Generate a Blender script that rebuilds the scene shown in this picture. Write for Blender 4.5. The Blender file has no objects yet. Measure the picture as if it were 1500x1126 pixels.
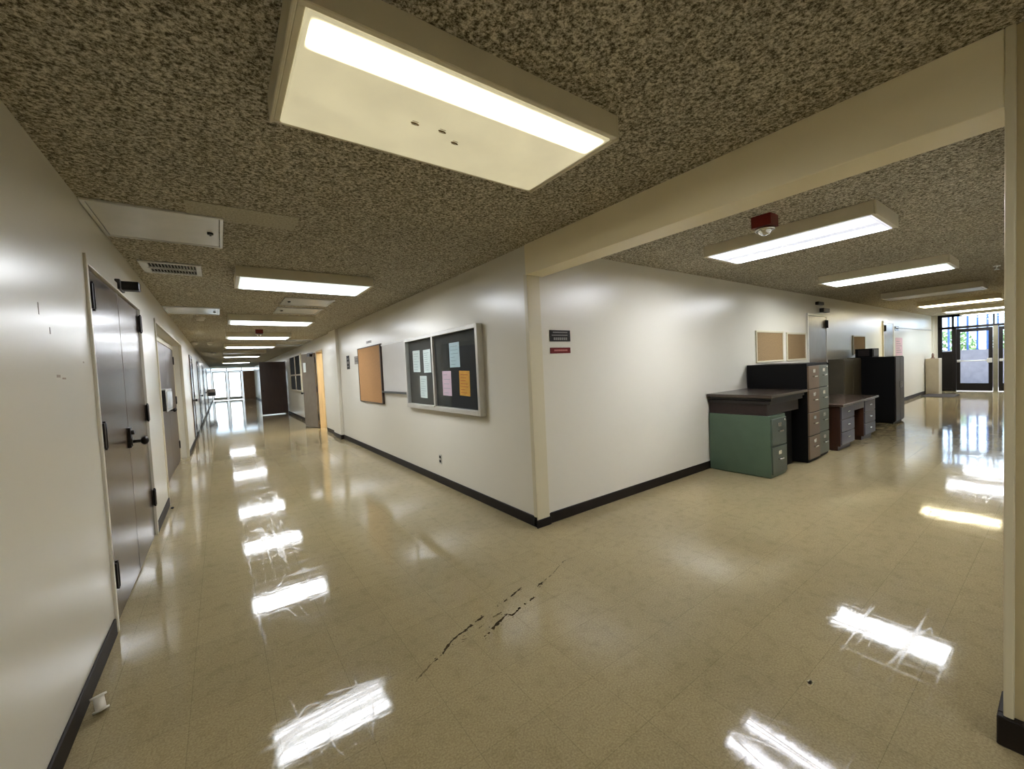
import bpy, bmesh, math, random
from mathutils import Vector, Matrix
random.seed(7)
S = bpy.context.scene
COL = S.collection

# ------------------------------------------------------------------ helpers
def lin(h):
    h = h.lstrip('#'); o = []
    for i in (0, 2, 4):
        c = int(h[i:i+2], 16) / 255
        o.append(c / 12.92 if c <= .04045 else ((c + .055) / 1.055) ** 2.4)
    return (*o, 1)

class MB:
    """collects shapes (world coordinates) and links them as ONE mesh object"""
    def __init__(self): self.bm = bmesh.new()
    def box(self, x0, x1, y0, y1, z0, z1, bev=0, seg=2, rot=None, piv=None):
        r = bmesh.ops.create_cube(self.bm, size=1)
        vs = r['verts']
        bmesh.ops.scale(self.bm, vec=(abs(x1-x0), abs(y1-y0), abs(z1-z0)), verts=vs)
        bmesh.ops.translate(self.bm, vec=((x0+x1)/2, (y0+y1)/2, (z0+z1)/2), verts=vs)
        if bev:
            es = list({e for v in vs for e in v.link_edges})
            q = bmesh.ops.bevel(self.bm, geom=es, offset=bev, segments=seg, affect='EDGES', profile=.5)
            vs = list({v for f in q['faces'] for v in f.verts} | {v for v in vs if v.is_valid})
        if rot is not None:
            bmesh.ops.rotate(self.bm, cent=piv or ((x0+x1)/2, (y0+y1)/2, (z0+z1)/2), matrix=Matrix.Rotation(rot[0], 3, rot[1]), verts=vs)
        return self
    def cyl(self, p0, p1, r, r2=None, n=20):
        p0, p1 = Vector(p0), Vector(p1); d = p1 - p0
        m = Matrix.Translation((p0+p1)/2) @ d.to_track_quat('Z', 'Y').to_matrix().to_4x4()
        q = bmesh.ops.create_cone(self.bm, cap_ends=True, segments=n, radius1=r, radius2=r if r2 is None else r2, depth=d.length, matrix=m)
        for f in {f for v in q['verts'] for f in v.link_faces}:
            f.smooth = len(f.verts) == 4
        return self
    def ball(self, c, r, sc=(1, 1, 1), n=20, keep=None):
        q = bmesh.ops.create_uvsphere(self.bm, u_segments=n, v_segments=n//2, radius=r, matrix=Matrix.Translation(c) @ Matrix.Diagonal((*sc, 1)))
        for f in {f for v in q['verts'] for f in v.link_faces}: f.smooth = True
        if keep is not None:
            bmesh.ops.delete(self.bm, geom=[v for v in q['verts'] if not keep(v.co)], context='VERTS')
        return self
    def torus(self, c, R, r, axis='Z', n=28, m=8, a0=0, a1=2*math.pi):
        full = abs(a1 - a0 - 2*math.pi) < 1e-6
        rings = []
        for i in range(n if full else n+1):
            a = a0 + (a1-a0)*i/n
            row = []
            for j in range(m):
                b = 2*math.pi*j/m
                p = Vector(((R+r*math.cos(b))*math.cos(a), (R+r*math.cos(b))*math.sin(a), r*math.sin(b)))
                if axis == 'X': p = Vector((p.z, p.x, p.y))
                if axis == 'Y': p = Vector((p.x, p.z, p.y))
                row.append(self.bm.verts.new(Vector(c)+p))
            rings.append(row)
        k = len(rings)
        for i in range(k if full else k-1):
            A, B = rings[i], rings[(i+1) % k]
            for j in range(m):
                f = self.bm.faces.new((A[j], A[(j+1) % m], B[(j+1) % m], B[j])); f.smooth = True
        return self
    def poly(self, pts):
        self.bm.faces.new([self.bm.verts.new(p) for p in pts]); return self
    def build(self, name, mat, parent=None):
        bmesh.ops.recalc_face_normals(self.bm, faces=self.bm.faces)
        me = bpy.data.meshes.new(name)
        off = Vector((0, 0, 0)); p = parent
        while p is not None: off += p.location; p = p.parent
        if parent is None:
            # origin at the base centre of the object
            co = [v.co for v in self.bm.verts]
            off = Vector(((min(c.x for c in co)+max(c.x for c in co))/2, (min(c.y for c in co)+max(c.y for c in co))/2, min(c.z for c in co)))
        bmesh.ops.translate(self.bm, vec=-off, verts=self.bm.verts)
        self.bm.to_mesh(me); self.bm.free()
        me.materials.append(mat)
        o = bpy.data.objects.new(name, me); COL.objects.link(o)
        if parent is None: o.location = off
        else: o.parent = parent
        return o

def B(*a, **k): return MB().box(*a, **k)
def tag(o, label=None, cat=None, group=None, kind=None):
    if label: o['label'] = label
    if cat: o['category'] = cat
    if group: o['group'] = group
    if kind: o['kind'] = kind
    return o
def empty(name, loc, label=None, cat=None, group=None, kind=None):
    o = bpy.data.objects.new(name, None); COL.objects.link(o); o.location = loc
    o.empty_display_size = .1
    return tag(o, label, cat, group, kind)
def struct(name, mb, mat, label=None):
    o = mb.build(name, mat); o['kind'] = 'structure'
    if label: o['label'] = label
    return o
def dup(root, loc, label=None, group=None):
    r = root.copy(); COL.objects.link(r); r.location = loc
    if label: r['label'] = label
    if group: r['group'] = group
    for ch in list(root.children):
        c = ch.copy(); COL.objects.link(c); c.parent = r
        for g in list(ch.children):
            d = g.copy(); COL.objects.link(d); d.parent = c
    return r

# ------------------------------------------------------------------ materials
def newmat(name):
    m = bpy.data.materials.new(name); m.use_nodes = True
    nt = m.node_tree; b = nt.nodes['Principled BSDF']
    return m, nt, b
def N(nt, typ, **k):
    n = nt.nodes.new(typ)
    for a, v in k.items():
        if a in n.inputs.keys() and not hasattr(n, a): n.inputs[a].default_value = v
        else: setattr(n, a, v)
    return n
def coords(nt, scale=(1, 1, 1)):
    t = nt.nodes.new('ShaderNodeTexCoord'); mp = nt.nodes.new('ShaderNodeMapping')
    mp.inputs['Scale'].default_value = scale
    nt.links.new(t.outputs['Object'], mp.inputs['Vector']); return mp.outputs['Vector']
def noise(nt, vec, scale, detail=3, rough=.5):
    n = nt.nodes.new('ShaderNodeTexNoise'); n.inputs['Scale'].default_value = scale
    n.inputs['Detail'].default_value = detail; n.inputs['Roughness'].default_value = rough
    nt.links.new(vec, n.inputs['Vector']); return n.outputs['Fac']
def ramp(nt, fac, stops):
    r = nt.nodes.new('ShaderNodeValToRGB'); e = r.color_ramp.elements
    while len(e) < len(stops): e.new(.5)
    for i, (p, c) in enumerate(stops): e[i].position = p; e[i].color = c
    nt.links.new(fac, r.inputs['Fac']); return r.outputs['Color']
def mixc(nt, fac, a, b, blend='MIX'):
    m = nt.nodes.new('ShaderNodeMix'); m.data_type = 'RGBA'; m.blend_type = blend
    for k, v in ((0, fac), (6, a), (7, b)):
        if hasattr(v, 'type') and hasattr(v, 'is_linked'): nt.links.new(v, m.inputs[k])
        else: m.inputs[k].default_value = v
    return m.outputs[2]
def bump(nt, b, h, strength, dist=.01):
    n = nt.nodes.new('ShaderNodeBump'); n.inputs['Strength'].default_value = strength; n.inputs['Distance'].default_value = dist
    nt.links.new(h, n.inputs['Height']); nt.links.new(n.outputs['Normal'], b.inputs['Normal'])
def plain(name, hexc, rough=.5, metal=0, var=.12, scale=6, spec=.5, stretch=(1, 1, 1), bmp=0, coat=0):
    m, nt, b = newmat(name); c = lin(hexc)
    v = coords(nt, stretch); f = noise(nt, v, scale, 4)
    lo = tuple(x*(1-var) for x in c[:3])+(1,); hi = tuple(min(1, x*(1+var)) for x in c[:3])+(1,)
    nt.links.new(ramp(nt, f, [(.3, lo), (.7, hi)]), b.inputs['Base Color'])
    b.inputs['Roughness'].default_value = rough; b.inputs['Metallic'].default_value = metal
    b.inputs['Specular IOR Level'].default_value = spec
    if coat: b.inputs['Coat Weight'].default_value = coat; b.inputs['Coat Roughness'].default_value = .08
    if bmp: bump(nt, b, noise(nt, v, scale*8, 3), bmp, .004)
    return m
def emit(name, hexc, strength):
    m, nt, b = newmat(name)
    b.inputs['Base Color'].default_value = (.6, .6, .6, 1)
    b.inputs['Emission Color'].default_value = lin(hexc); b.inputs['Emission Strength'].default_value = strength
    return m

def wall_paint(name, hexc, rough=.28):
    m, nt, b = newmat(name); v = coords(nt)
    c = lin(hexc)
    b.inputs['Base Color'].default_value = c
    b.inputs['Roughness'].default_value = rough; b.inputs['Specular IOR Level'].default_value = .6
    return m
M = {}
M['wall'] = wall_paint('wall_paint', '#d6d2c4')
M['trim'] = wall_paint('trim_paint', '#cdc5a8', .38)
M['beam'] = wall_paint('beam_paint', '#ece1bf', .4)
M['near'] = wall_paint('near_wall_paint', '#bcae87', .4)

def floor_mat():
    m, nt, b = newmat('vinyl_tile'); v = coords(nt)
    br = nt.nodes.new('ShaderNodeTexBrick'); br.offset = 0; br.squash = 1
    br.inputs['Scale'].default_value = 1; br.inputs['Brick Width'].default_value = .305; br.inputs['Row Height'].default_value = .305
    br.inputs['Mortar Size'].default_value = .0012; br.inputs['Mortar Smooth'].default_value = .3; br.inputs['Bias'].default_value = 0
    br.inputs['Color1'].default_value = lin('#9f906f'); br.inputs['Color2'].default_value = lin('#968868'); br.inputs['Mortar'].default_value = lin('#5f573c')
    nt.links.new(v, br.inputs['Vector'])
    fine = noise(nt, v, 120, 4, .7); big = noise(nt, v, .8, 5); mid = noise(nt, v, 14, 4)
    c1 = mixc(nt, .55, br.outputs['Color'], ramp(nt, fine, [(.35, lin('#7d6f4f')), (.65, lin('#b0a27f'))]))
    c2 = mixc(nt, .5, c1, ramp(nt, big, [(.3, (.72, .74, .72, 1)), (.7, (1.1, 1.08, 1.0, 1))]), 'MULTIPLY')
    c3 = mixc(nt, .35, c2, ramp(nt, mid, [(.25, (.6, .58, .5, 1)), (.5, (1, 1, 1, 1))]), 'MULTIPLY')
    nt.links.new(c3, b.inputs['Base Color'])
    rr = nt.nodes.new('ShaderNodeMapRange'); nt.links.new(noise(nt, v, 3, 5), rr.inputs['Value'])
    rr.inputs['To Min'].default_value = .03; rr.inputs['To Max'].default_value = .07
    # fine scratches in the wax
    sc = None
    for stv, scl in (((1, .05, 1), 11), ((.05, 1, 1), 11), ((.35, .12, 1), 16)):
        mp = coords(nt, stv); nn = noise(nt, mp, scl, 1, .3)
        sb = nt.nodes.new('ShaderNodeMath'); sb.operation = 'SUBTRACT'; sb.inputs[1].default_value = .5; nt.links.new(nn, sb.inputs[0])
        ab = nt.nodes.new('ShaderNodeMath'); ab.operation = 'ABSOLUTE'; nt.links.new(sb.outputs[0], ab.inputs[0])
        ls = nt.nodes.new('ShaderNodeMapRange'); ls.inputs['From Min'].default_value = .002; ls.inputs['From Max'].default_value = .009
        ls.inputs['To Min'].default_value = 1; ls.inputs['To Max'].default_value = 0; nt.links.new(ab.outputs[0], ls.inputs['Value'])
        if sc is None: sc = ls.outputs[0]
        else:
            mxn = nt.nodes.new('ShaderNodeMath'); mxn.operation = 'MAXIMUM'; nt.links.new(sc, mxn.inputs[0]); nt.links.new(ls.outputs[0], mxn.inputs[1]); sc = mxn.outputs[0]
    sg = noise(nt, v, 38, 4, .7)
    gm = nt.nodes.new('ShaderNodeMapRange'); gm.inputs['From Min'].default_value = .5; gm.inputs['From Max'].default_value = .75; nt.links.new(sg, gm.inputs['Value'])
    gq = nt.nodes.new('ShaderNodeMath'); gq.operation = 'MULTIPLY'; gq.inputs[1].default_value = .06; nt.links.new(gm.outputs[0], gq.inputs[0])
    sq = nt.nodes.new('ShaderNodeMath'); sq.operation = 'MULTIPLY_ADD'; sq.inputs[1].default_value = .10; nt.links.new(sc, sq.inputs[0]); nt.links.new(gq.outputs[0], sq.inputs[2])
    ra = nt.nodes.new('ShaderNodeMath'); ra.operation = 'ADD'; nt.links.new(rr.outputs[0], ra.inputs[0]); nt.links.new(sq.outputs[0], ra.inputs[1])
    nt.links.new(ra.outputs[0], b.inputs['Roughness'])
    b.inputs['IOR'].default_value = 1.45; b.inputs['Specular IOR Level'].default_value = .32
    ad = nt.nodes.new('ShaderNodeMath'); ad.operation = 'ADD'
    n1 = noise(nt, coords(nt, (.5, 1.6, 1)), 16, 3); n2 = noise(nt, coords(nt, (1, 1, 1)), 4.5, 2)
    mu = nt.nodes.new('ShaderNodeMath'); mu.operation = 'MULTIPLY'; mu.inputs[1].default_value = 2.2
    nt.links.new(n2, mu.inputs[0]); nt.links.new(n1, ad.inputs[0]); nt.links.new(mu.outputs[0], ad.inputs[1])
    bump(nt, b, ad.outputs[0], .03, .008)
    return m
M['floor'] = floor_mat()

def ceil_mat():
    m, nt, b = newmat('acoustic_tile'); v = coords(nt)
    a = noise(nt, v, 75, 5, .75); d = noise(nt, v, 30, 3); big = noise(nt, v, 1.1, 3)
    c = ramp(nt, a, [(.40, lin('#4c4739')), (.50, lin('#a69f8b')), (.60, lin('#e0dbcc'))])
    c = mixc(nt, .4, c, ramp(nt, d, [(.3, (.6, .6, .58, 1)), (.65, (1.15, 1.12, 1.05, 1))]), 'MULTIPLY')
    c = mixc(nt, .6, c, ramp(nt, big, [(.3, (.85, .85, .85, 1)), (.7, (1.1, 1.08, 1.05, 1))]), 'MULTIPLY')
    nt.links.new(c, b.inputs['Base Color']); b.inputs['Roughness'].default_value = .9
    b.inputs['Specular IOR Level'].default_value = .15
    bump(nt, b, a, .7, .012)
    return m
M['ceil'] = ceil_mat()
def patch_mat():
    m, nt, b = newmat('pale_acoustic_tile'); v = coords(nt)
    a = noise(nt, v, 75, 5, .75)
    nt.links.new(ramp(nt, a, [(.36, lin('#8f8973')), (.5, lin('#b3ad98')), (.66, lin('#c9c3b0'))]), b.inputs['Base Color'])
    b.inputs['Roughness'].default_value = .9; bump(nt, b, a, .5, .01)
    return m
M['patch'] = patch_mat()
M['base'] = plain('rubber_base', '#1a130d', .55, var=.25, spec=.3)
M['laminate'] = plain('door_laminate', '#4a3d31', .24, var=.10, scale=5, stretch=(1, 6, .5), spec=.55)
M['laminate_mid'] = plain('mid_brown_door_laminate', '#4b3d32', .3, var=.12, scale=5, stretch=(1, 6, .5))
M['laminate_dark'] = plain('dark_door_laminate', '#3a2419', .3, var=.2, scale=5, stretch=(4, 4, .4))
M['steel_door'] = plain('grey_door_paint', '#7d7468', .25, var=.06)
M['bronze'] = plain('dark_bronze', '#1d1813', .35, metal=.6)
M['black_metal'] = plain('black_metal', '#131211', .35)
M['white_metal'] = plain('white_enamel', '#cfc7ae', .35, var=.04)
M['panel_white'] = plain('panel_enamel', '#c9c9c4', .25, var=.04)
M['alum'] = plain('aluminium', '#c9c7bf', .35, metal=.5, var=.05)
M['cork'] = plain('cork', '#8f7550', .85, var=.22, scale=60, bmp=.3)
M['felt'] = plain('black_felt', '#0e1212', .9, var=.2, scale=20)
M['whiteboard'] = plain('whiteboard', '#d4d2cd', .2, var=.02)
M['paper'] = plain('white_paper', '#d5ddda', .8, var=.03)
M['paper_blue'] = plain('pale_blue_paper', '#b9cbd0', .8, var=.03)
M['paper_pink'] = plain('pink_paper', '#d8b9c6', .8, var=.04)
M['paper_orange'] = plain('orange_paper', '#d79a3a', .8, var=.12, scale=9)
M['ink'] = plain('ink', '#8b979a', .8)
M['ink_red'] = plain('red_ink', '#b0402a', .8)
M['sign_black'] = plain('black_sign', '#15100b', .6, spec=.2)
M['sign_red'] = plain('red_sign', '#6c1412', .6, spec=.2)
M['sign_text'] = plain('sign_lettering', '#7d7972', .6)
M['sign_text_red'] = plain('pale_red_lettering', '#b96a62', .6)
M['green'] = plain('green_enamel', '#475a48', .4, var=.06)
M['green_front'] = plain('green_drawer_enamel', '#454f43', .4, var=.06)
M['tan_front'] = plain('tan_enamel', '#6d5a46', .45, var=.08)
M['grey_front'] = plain('grey_green_enamel', '#585d52', .45, var=.06)
M['cab_black'] = plain('black_enamel', '#050404', .55, var=.1, spec=.2)
M['chrome'] = plain('chrome', '#d8d8d4', .2, metal=.9, var=.03)
M['dark_wood'] = plain('dark_wood', '#150d09', .5, var=.3, scale=4, stretch=(1, 8, 8))
M['dark_top'] = plain('dark_tabletop', '#3a3028', .25, var=.15, scale=4, stretch=(1, 8, 8))
M['red_wood'] = plain('reddish_wood', '#1d0d0a', .5, var=.25, scale=4, stretch=(1, 8, 8))
M['desk_wood'] = plain('desk_wood', '#3d200f', .45, var=.25, scale=4, stretch=(5, 5, .6))
M['desk_top'] = plain('desk_top_laminate', '#4d3f37', .2, var=.1)
M['desk_grey'] = plain('desk_grey_front', '#55525b', .4, var=.08)
M['taupe'] = plain('taupe_enamel', '#4d4636', .5, var=.08)
M['red_plastic'] = plain('red_plastic', '#6e1512', .35)
M['white_plastic'] = plain('white_plastic', '#e2ded2', .4, var=.03)
M['pale_box'] = plain('pale_grey_enamel', '#b3b2ac', .3, var=.04)
M['ped'] = plain('cream_enamel', '#a3977f', .45, var=.05)
M['slot'] = plain('vent_dark', '#14130f', .8)
M['brown_frame'] = plain('brown_anodized', '#0d0806', .4, spec=.3)
M['post'] = plain('olive_post', '#6a6652', .4)
M['scuff'] = plain('scuff_rubber', '#33280f', .7, var=.3, scale=40, spec=.1)
M['scuff_light'] = plain('faint_scuff', '#5f5231', .6, var=.3, scale=40, spec=.2)
M['concrete'] = plain('concrete', '#77727a', .9, var=.1)
M['ground'] = plain('pale_paving', '#c9c6bf', .9, var=.08)
M['fence'] = plain('blue_steel', '#3c5c9a', .5)
M['leaf'] = plain('leaf', '#6f8a52', .6, var=.35, scale=8)
M['tanwall'] = plain('tan_wood_panel', '#c2ab80', .5, var=.12, scale=4, stretch=(4, 4, .5))
M['insect'] = plain('insect_brown', '#8a744c', .7)
M['scrap'] = plain('torn_paper', '#d6cba6', .8)
M['mat'] = plain('dark_mat', '#2a211b', .95, var=.2, scale=50)

def glass_mat(name, tint=(1, 1, 1, 1)):
    m = bpy.data.materials.new(name); m.use_nodes = True; nt = m.node_tree
    nt.nodes.remove(nt.nodes['Principled BSDF']); out = nt.nodes['Material Output']
    t = nt.nodes.new('ShaderNodeBsdfTransparent'); t.inputs[0].default_value = tint
    g = nt.nodes.new('ShaderNodeBsdfGlossy'); g.inputs['Roughness'].default_value = .03
    lw = nt.nodes.new('ShaderNodeLayerWeight'); lw.inputs[0].default_value = .5
    pw = nt.nodes.new('ShaderNodeMath'); pw.operation = 'POWER'; pw.inputs[1].default_value = 4; nt.links.new(lw.outputs['Facing'], pw.inputs[0])
    fr = nt.nodes.new('ShaderNodeMapRange'); fr.inputs['To Min'].default_value = .03; fr.inputs['To Max'].default_value = .22; nt.links.new(pw.outputs[0], fr.inputs['Value'])
    mx = nt.nodes.new('ShaderNodeMixShader')
    nt.links.new(fr.outputs[0], mx.inputs[0]); nt.links.new(t.outputs[0], mx.inputs[1]); nt.links.new(g.outputs[0], mx.inputs[2])
    nt.links.new(mx.outputs[0], out.inputs[0]); return m
M['glass'] = glass_mat('clear_glass', (.96, .98, .98, 1))

LIT = 9.0
def lens_mat(name, tubes, base, tubecol, strength, half, basecol, grime=0):
    """prismatic lens of a ceiling light: what the tubes behind it send through. tubes = offsets across the lens (object y)"""
    m, nt, b = newmat(name)
    b.inputs['Base Color'].default_value = (.75, .72, .62, 1); b.inputs['Roughness'].default_value = .3
    t = nt.nodes.new('ShaderNodeTexCoord'); sp = nt.nodes.new('ShaderNodeSeparateXYZ')
    nt.links.new(t.outputs['Object'], sp.inputs[0])
    tot = None
    for ty in tubes:
        s = nt.nodes.new('ShaderNodeMath'); s.operation = 'SUBTRACT'; s.inputs[1].default_value = ty; nt.links.new(sp.outputs['Y'], s.inputs[0])
        ab = nt.nodes.new('ShaderNodeMath'); ab.operation = 'ABSOLUTE'; nt.links.new(s.outputs[0], ab.inputs[0])
        mr = nt.nodes.new('ShaderNodeMapRange'); mr.interpolation_type = 'SMOOTHSTEP'
        mr.inputs['From Min'].default_value = half*.6; mr.inputs['From Max'].default_value = half*(2.3 if grime else 1.5)
        mr.inputs['To Min'].default_value = 1; mr.inputs['To Max'].default_value = 0
        nt.links.new(ab.outputs[0], mr.inputs['Value'])
        # the tubes stop short of the ends of the lens
        ax = nt.nodes.new('ShaderNodeMath'); ax.operation = 'ABSOLUTE'; nt.links.new(sp.outputs['X'], ax.inputs[0])
        me = nt.nodes.new('ShaderNodeMapRange'); me.inputs['From Min'].default_value = .555; me.inputs['From Max'].default_value = .59
        me.inputs['To Min'].default_value = 1; me.inputs['To Max'].default_value = 0
        nt.links.new(ax.outputs[0], me.inputs['Value'])
        pr = nt.nodes.new('ShaderNodeMath'); pr.operation = 'MULTIPLY'; nt.links.new(mr.outputs[0], pr.inputs[0]); nt.links.new(me.outputs[0], pr.inputs[1])
        if tot is None: tot = pr.outputs[0]
        else:
            ad = nt.nodes.new('ShaderNodeMath'); ad.operation = 'MAXIMUM'; nt.links.new(tot, ad.inputs[0]); nt.links.new(pr.outputs[0], ad.inputs[1]); tot = ad.outputs[0]
    bc = lin(basecol)
    v = coords(nt)
    if grime:
        base_c = ramp(nt, noise(nt, v, 5, 5, .6), [(.3, tuple(x*.72 for x in bc[:3])+(1,)), (.7, bc)])
    else:
        base_c = ramp(nt, noise(nt, v, 5, 2), [(.3, bc), (.7, bc)])
    nt.links.new(mixc(nt, tot, base_c, lin(tubecol)), b.inputs['Emission Color'])
    st = nt.nodes.new('ShaderNodeMapRange'); st.inputs['To Min'].default_value = base; st.inputs['To Max'].default_value = strength
    nt.links.new(tot, st.inputs['Value']); nt.links.new(st.outputs[0], b.inputs['Emission Strength'])
    return m
M['lens_dim'] = lens_mat('lens_one_tube', [-.212], .16, '#fffaf0', LIT*1.1, .030, '#fbf0c4', 1)
M['lens_lit'] = lens_mat('lens_lit', [-.14, .14], .3, '#f4f7ff', LIT*1.25, .10, '#e2f0f0')
M['lens_two'] = lens_mat('lens_two_tubes', [-.17, .17], .26, '#f4f6ff', LIT*1.5, .08, '#dde2f6')
M['lens_warm'] = lens_mat('lens_warm', [-.13, .13], LIT*.5, '#fff0c4', LIT*.7, .10, '#ffefc0')
M['lens_off'] = plain('unlit_lens', '#a8a084', .35, var=.05)

# ------------------------------------------------------------------ setting
H = 2.54; XL = -2.836; XR = .02; YEND = 36.0; XEND = 17.6; YS = -2.72; YBACK = -8.0; T = .18
fl = MB()
fl.box(XL-.6, XEND+.1, YBACK-.2, YEND+.1, -.12, 0)
floor = struct('floor', fl, M['floor']); 
# object-space texture must follow world metres: keep origin at world origin
def reorigin(o):
    o.data.transform(Matrix.Translation(o.location)); o.location = (0, 0, 0)
reorigin(floor)
ce = struct('ceiling', B(XL-.6, XEND+.1, YBACK-.2, YEND+.1, H, H+.15), M['ceil']); reorigin(ce)

# left wall with the double door opening (0.52..2.37) and a recess (3.75..7.4)
D0, D1, DZ = .50, 2.39, 2.19
R0, R1, RX, RZ = 3.55, 7.40, -2.975, 2.20
w = MB()
w.box(XL-.5, XL, YBACK, D0, 0, H); w.box(XL-.5, XL, D0, D1, DZ, H); w.box(XL-.5, XL, D1, R0, 0, H)
w.box(XL-.5, XL-.12, D0, D1, 0, DZ)
w.box(XL-.5, RX, R0, R1, 0, RZ); w.box(XL-.5, XL, R0, R1, RZ, H); w.box(XL-.5, XL, R1, YEND, 0, H)
o = struct('wall_left', w, M['wall'], 'long painted wall with brown double doors along the corridor'); reorigin(o)
# board wall (x = XR) with two doorways
P0, P1 = 8.97, 9.84; Q0, Q1 = 16.62, 17.5
w = MB()
w.box(XR, XR+.16, .012, P0, 0, H); w.box(XR, XR+.16, P0, P1, 2.2, H); w.box(XR, XR+.16, P1, Q0, 0, H)
w.box(XR, XR+.16, Q0, Q1, 2.2, H); w.box(XR, XR+.16, Q1, YEND, 0, H)
o = struct('wall_centre', w, M['wall'], 'painted wall that carries the notice case and whiteboard'); reorigin(o)
o = struct('wall_hall', B(XR+.16, XEND, .02, .18, 0, H), M['wall'], 'painted wall behind the filing cabinets'); reorigin(o)
o = struct('wall_hall_opposite', B(XR+.16, XEND, YS-.16, YS, 0, H), M['wall']); reorigin(o)
o = struct('wall_near', B(XR, XR+.16, YBACK, YS+.005, 0, H), M['near']); reorigin(o)
o = struct('wall_back', B(XL-.5, XR+.16, YBACK-.16, YBACK, 0, H), M['wall']); reorigin(o)
# corner post, near post, pilaster and the beam across the hall opening
struct('trim_1', B(.008, .155, 0, .05, 0, 2.285, bev=.004), M['trim'], 'cream corner post under the end of the beam')
struct('trim_2', B(.0, .16, YS+.005, YS+.03, 0, H, bev=.004), M['trim'], 'cream post at the near end of the ceiling beam')
struct('trim_3', B(-.05, XR, 7.08, 7.80, 0, H, bev=.006), M['wall'], 'shallow pilaster beyond the cork board')
struct('beam', B(.004, .20, YS+.03, .012, 2.275, H, bev=.004), M['beam'], 'cream ceiling beam across the mouth of the hall')
# baseboards
def baseb(name, *boxes):
    m = MB()
    for b_ in boxes: m.box(*b_, bev=.004, seg=1)
    return struct(name, m, M['base'])
bh = .10
baseb('baseboard_left', (XL, XL+.012, YBACK, D0-.045, 0, bh), (XL, XL+.012, D1+.045, R0, 0, bh), (XL, XL+.012, R1, 12.0, 0, bh), (XL, XL+.012, 13.0, YEND, 0, bh))
baseb('baseboard_centre', (XR-.012, XR, .0, 7.08, 0, bh), (-.062, -.05, 7.07, 7.81, 0, bh), (-.05, XR-.012, 7.068, 7.08, 0, bh), (XR-.012, XR, 7.80, P0-.05, 0, bh), (XR-.012, XR, P1+.05, Q0-.05, 0, bh), (XR-.012, XR, Q1, YEND, 0, bh))
baseb('baseboard_corner', (XR-.024, .165, -.012, 0, 0, .075))
baseb('baseboard_hall', (.165, XEND, .006, .02, 0, bh))
baseb('baseboard_near', (-.014, XR, YBACK, YS+.045, 0, .11), (XR, .17, YS+.03, YS+.045, 0, .11))
baseb('baseboard_hall_opposite', (.17, XEND, YS, YS+.012, 0, bh))

# faint marks on the near wall
for (y, z, dy, dz, hx) in ((-.14, 1.52, .05, .012, '#b3a595'), (-.06, 1.51, .05, .008, '#b09f8e'), (-.20, 1.72, .012, .03, '#8d8578'), (-.32, 1.80, .008, .05, '#8d8578'), (.30, 1.60, .02, .008, '#98907f')):
    B(XL, XL+.0008, y-dy/2, y+dy/2, z-dz/2, z+dz/2).build('stain_mark', plain('wall_stain', hx, .6), bpy.data.objects['wall_left'])
# scuff marks worn into the floor
def streak(pts, wd, mat, z=.0006):
    m = MB(); bm = m.bm; rows = []
    P = [Vector((*p, z)) for p in pts]; L = []
    for i in range(len(P)-1):
        n = max(3, int((P[i+1]-P[i]).length/.012))
        L += [P[i].lerp(P[i+1], k/n) for k in range(n)]
    L.append(P[-1])
    for i, p in enumerate(L):
        d = (L[min(i+1, len(L)-1)]-L[max(i-1, 0)]).normalized(); nrm = Vector((-d.y, d.x, 0))
        wv = 1.35*wd*(.25+.75*random.random())*min(1, .3+min(i, len(L)-1-i)*.25)
        p = p+nrm*random.uniform(-.35, .35)*wd
        rows.append((bm.verts.new(p+nrm*wv), bm.verts.new(p-nrm*wv)))
    skip = 0
    for a, b_ in zip(rows, rows[1:]):
        if skip: skip -= 1; continue
        if random.random() < .16: skip = random.choice((0, 1, 2)); continue
        bm.faces.new((a[0], b_[0], b_[1], a[1]))
    for i in range(len(L)//2):
        q = random.choice(L) + Vector((random.gauss(0, wd*1.6), random.gauss(0, wd*1.6), 0)); w2 = wd*random.uniform(.15, .5); l2 = wd*random.uniform(.5, 1.6)
        d = (L[-1]-L[0]).normalized(); n_ = Vector((-d.y, d.x, 0))
        m.poly([q-d*l2, q+n_*w2, q+d*l2, q-n_*w2])
    o = m.build('scuff_mark', mat, floor); return o
for pts, wd, k in [
    ([(-1.456, -.952), (-1.407, -.943), (-1.341, -.887), (-1.266, -.851), (-1.22, -.845), (-1.143, -.816), (-1.059, -.797)], .007, 0),
    ([(-.949, -.767), (-.845, -.742), (-.701, -.691)], .006, 0),
    ([(-1.157, -.956), (-1.101, -.936), (-1.036, -.906), (-.944, -.868)], .009, 0),
    ([(-.944, -.868), (-.927, -.899), (-.843, -.866), (-.756, -.847), (-.686, -.828)], .007, 0),
    ([(-.615, -.754), (-.55, -.732)], .011, 0), ([(-.298, -.631), (-.223, -.601)], .008, 1),
    ([(-1.026, -.841), (-.957, -.831)], .008, 1), ([(-1.267, -.9), (-1.236, -.904)], .01, 1), ([(-1.144, -.878), (-1.114, -.864)], .006, 1),
    ([(-.55, -.732), (-.42, -.69), (-.298, -.631)], .004, 1), ([(-1.58, -1.02), (-1.456, -.952)], .005, 1)]:
    streak(pts, wd, M['scuff_light' if k else 'scuff'])

# ------------------------------------------------------------------ doors
def hinge(parent, x, y, z, axis='y', sgn=1, h=.125, mat=None):
    m = MB()
    m.cyl((x, y, z-h/2), (x, y, z+h/2), .011, n=12)
    m.box(x-.012*sgn, x+.006*sgn, y-.034, y+.034, z-h/2, z+h/2, bev=.002, seg=1)
    m.cyl((x, y, z+h/2), (x, y, z+h/2+.012), .007, n=10); m.cyl((x, y, z-h/2-.012), (x, y, z-h/2), .007, n=10)
    return m.build('hinge', mat or M['bronze'], parent)

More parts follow.
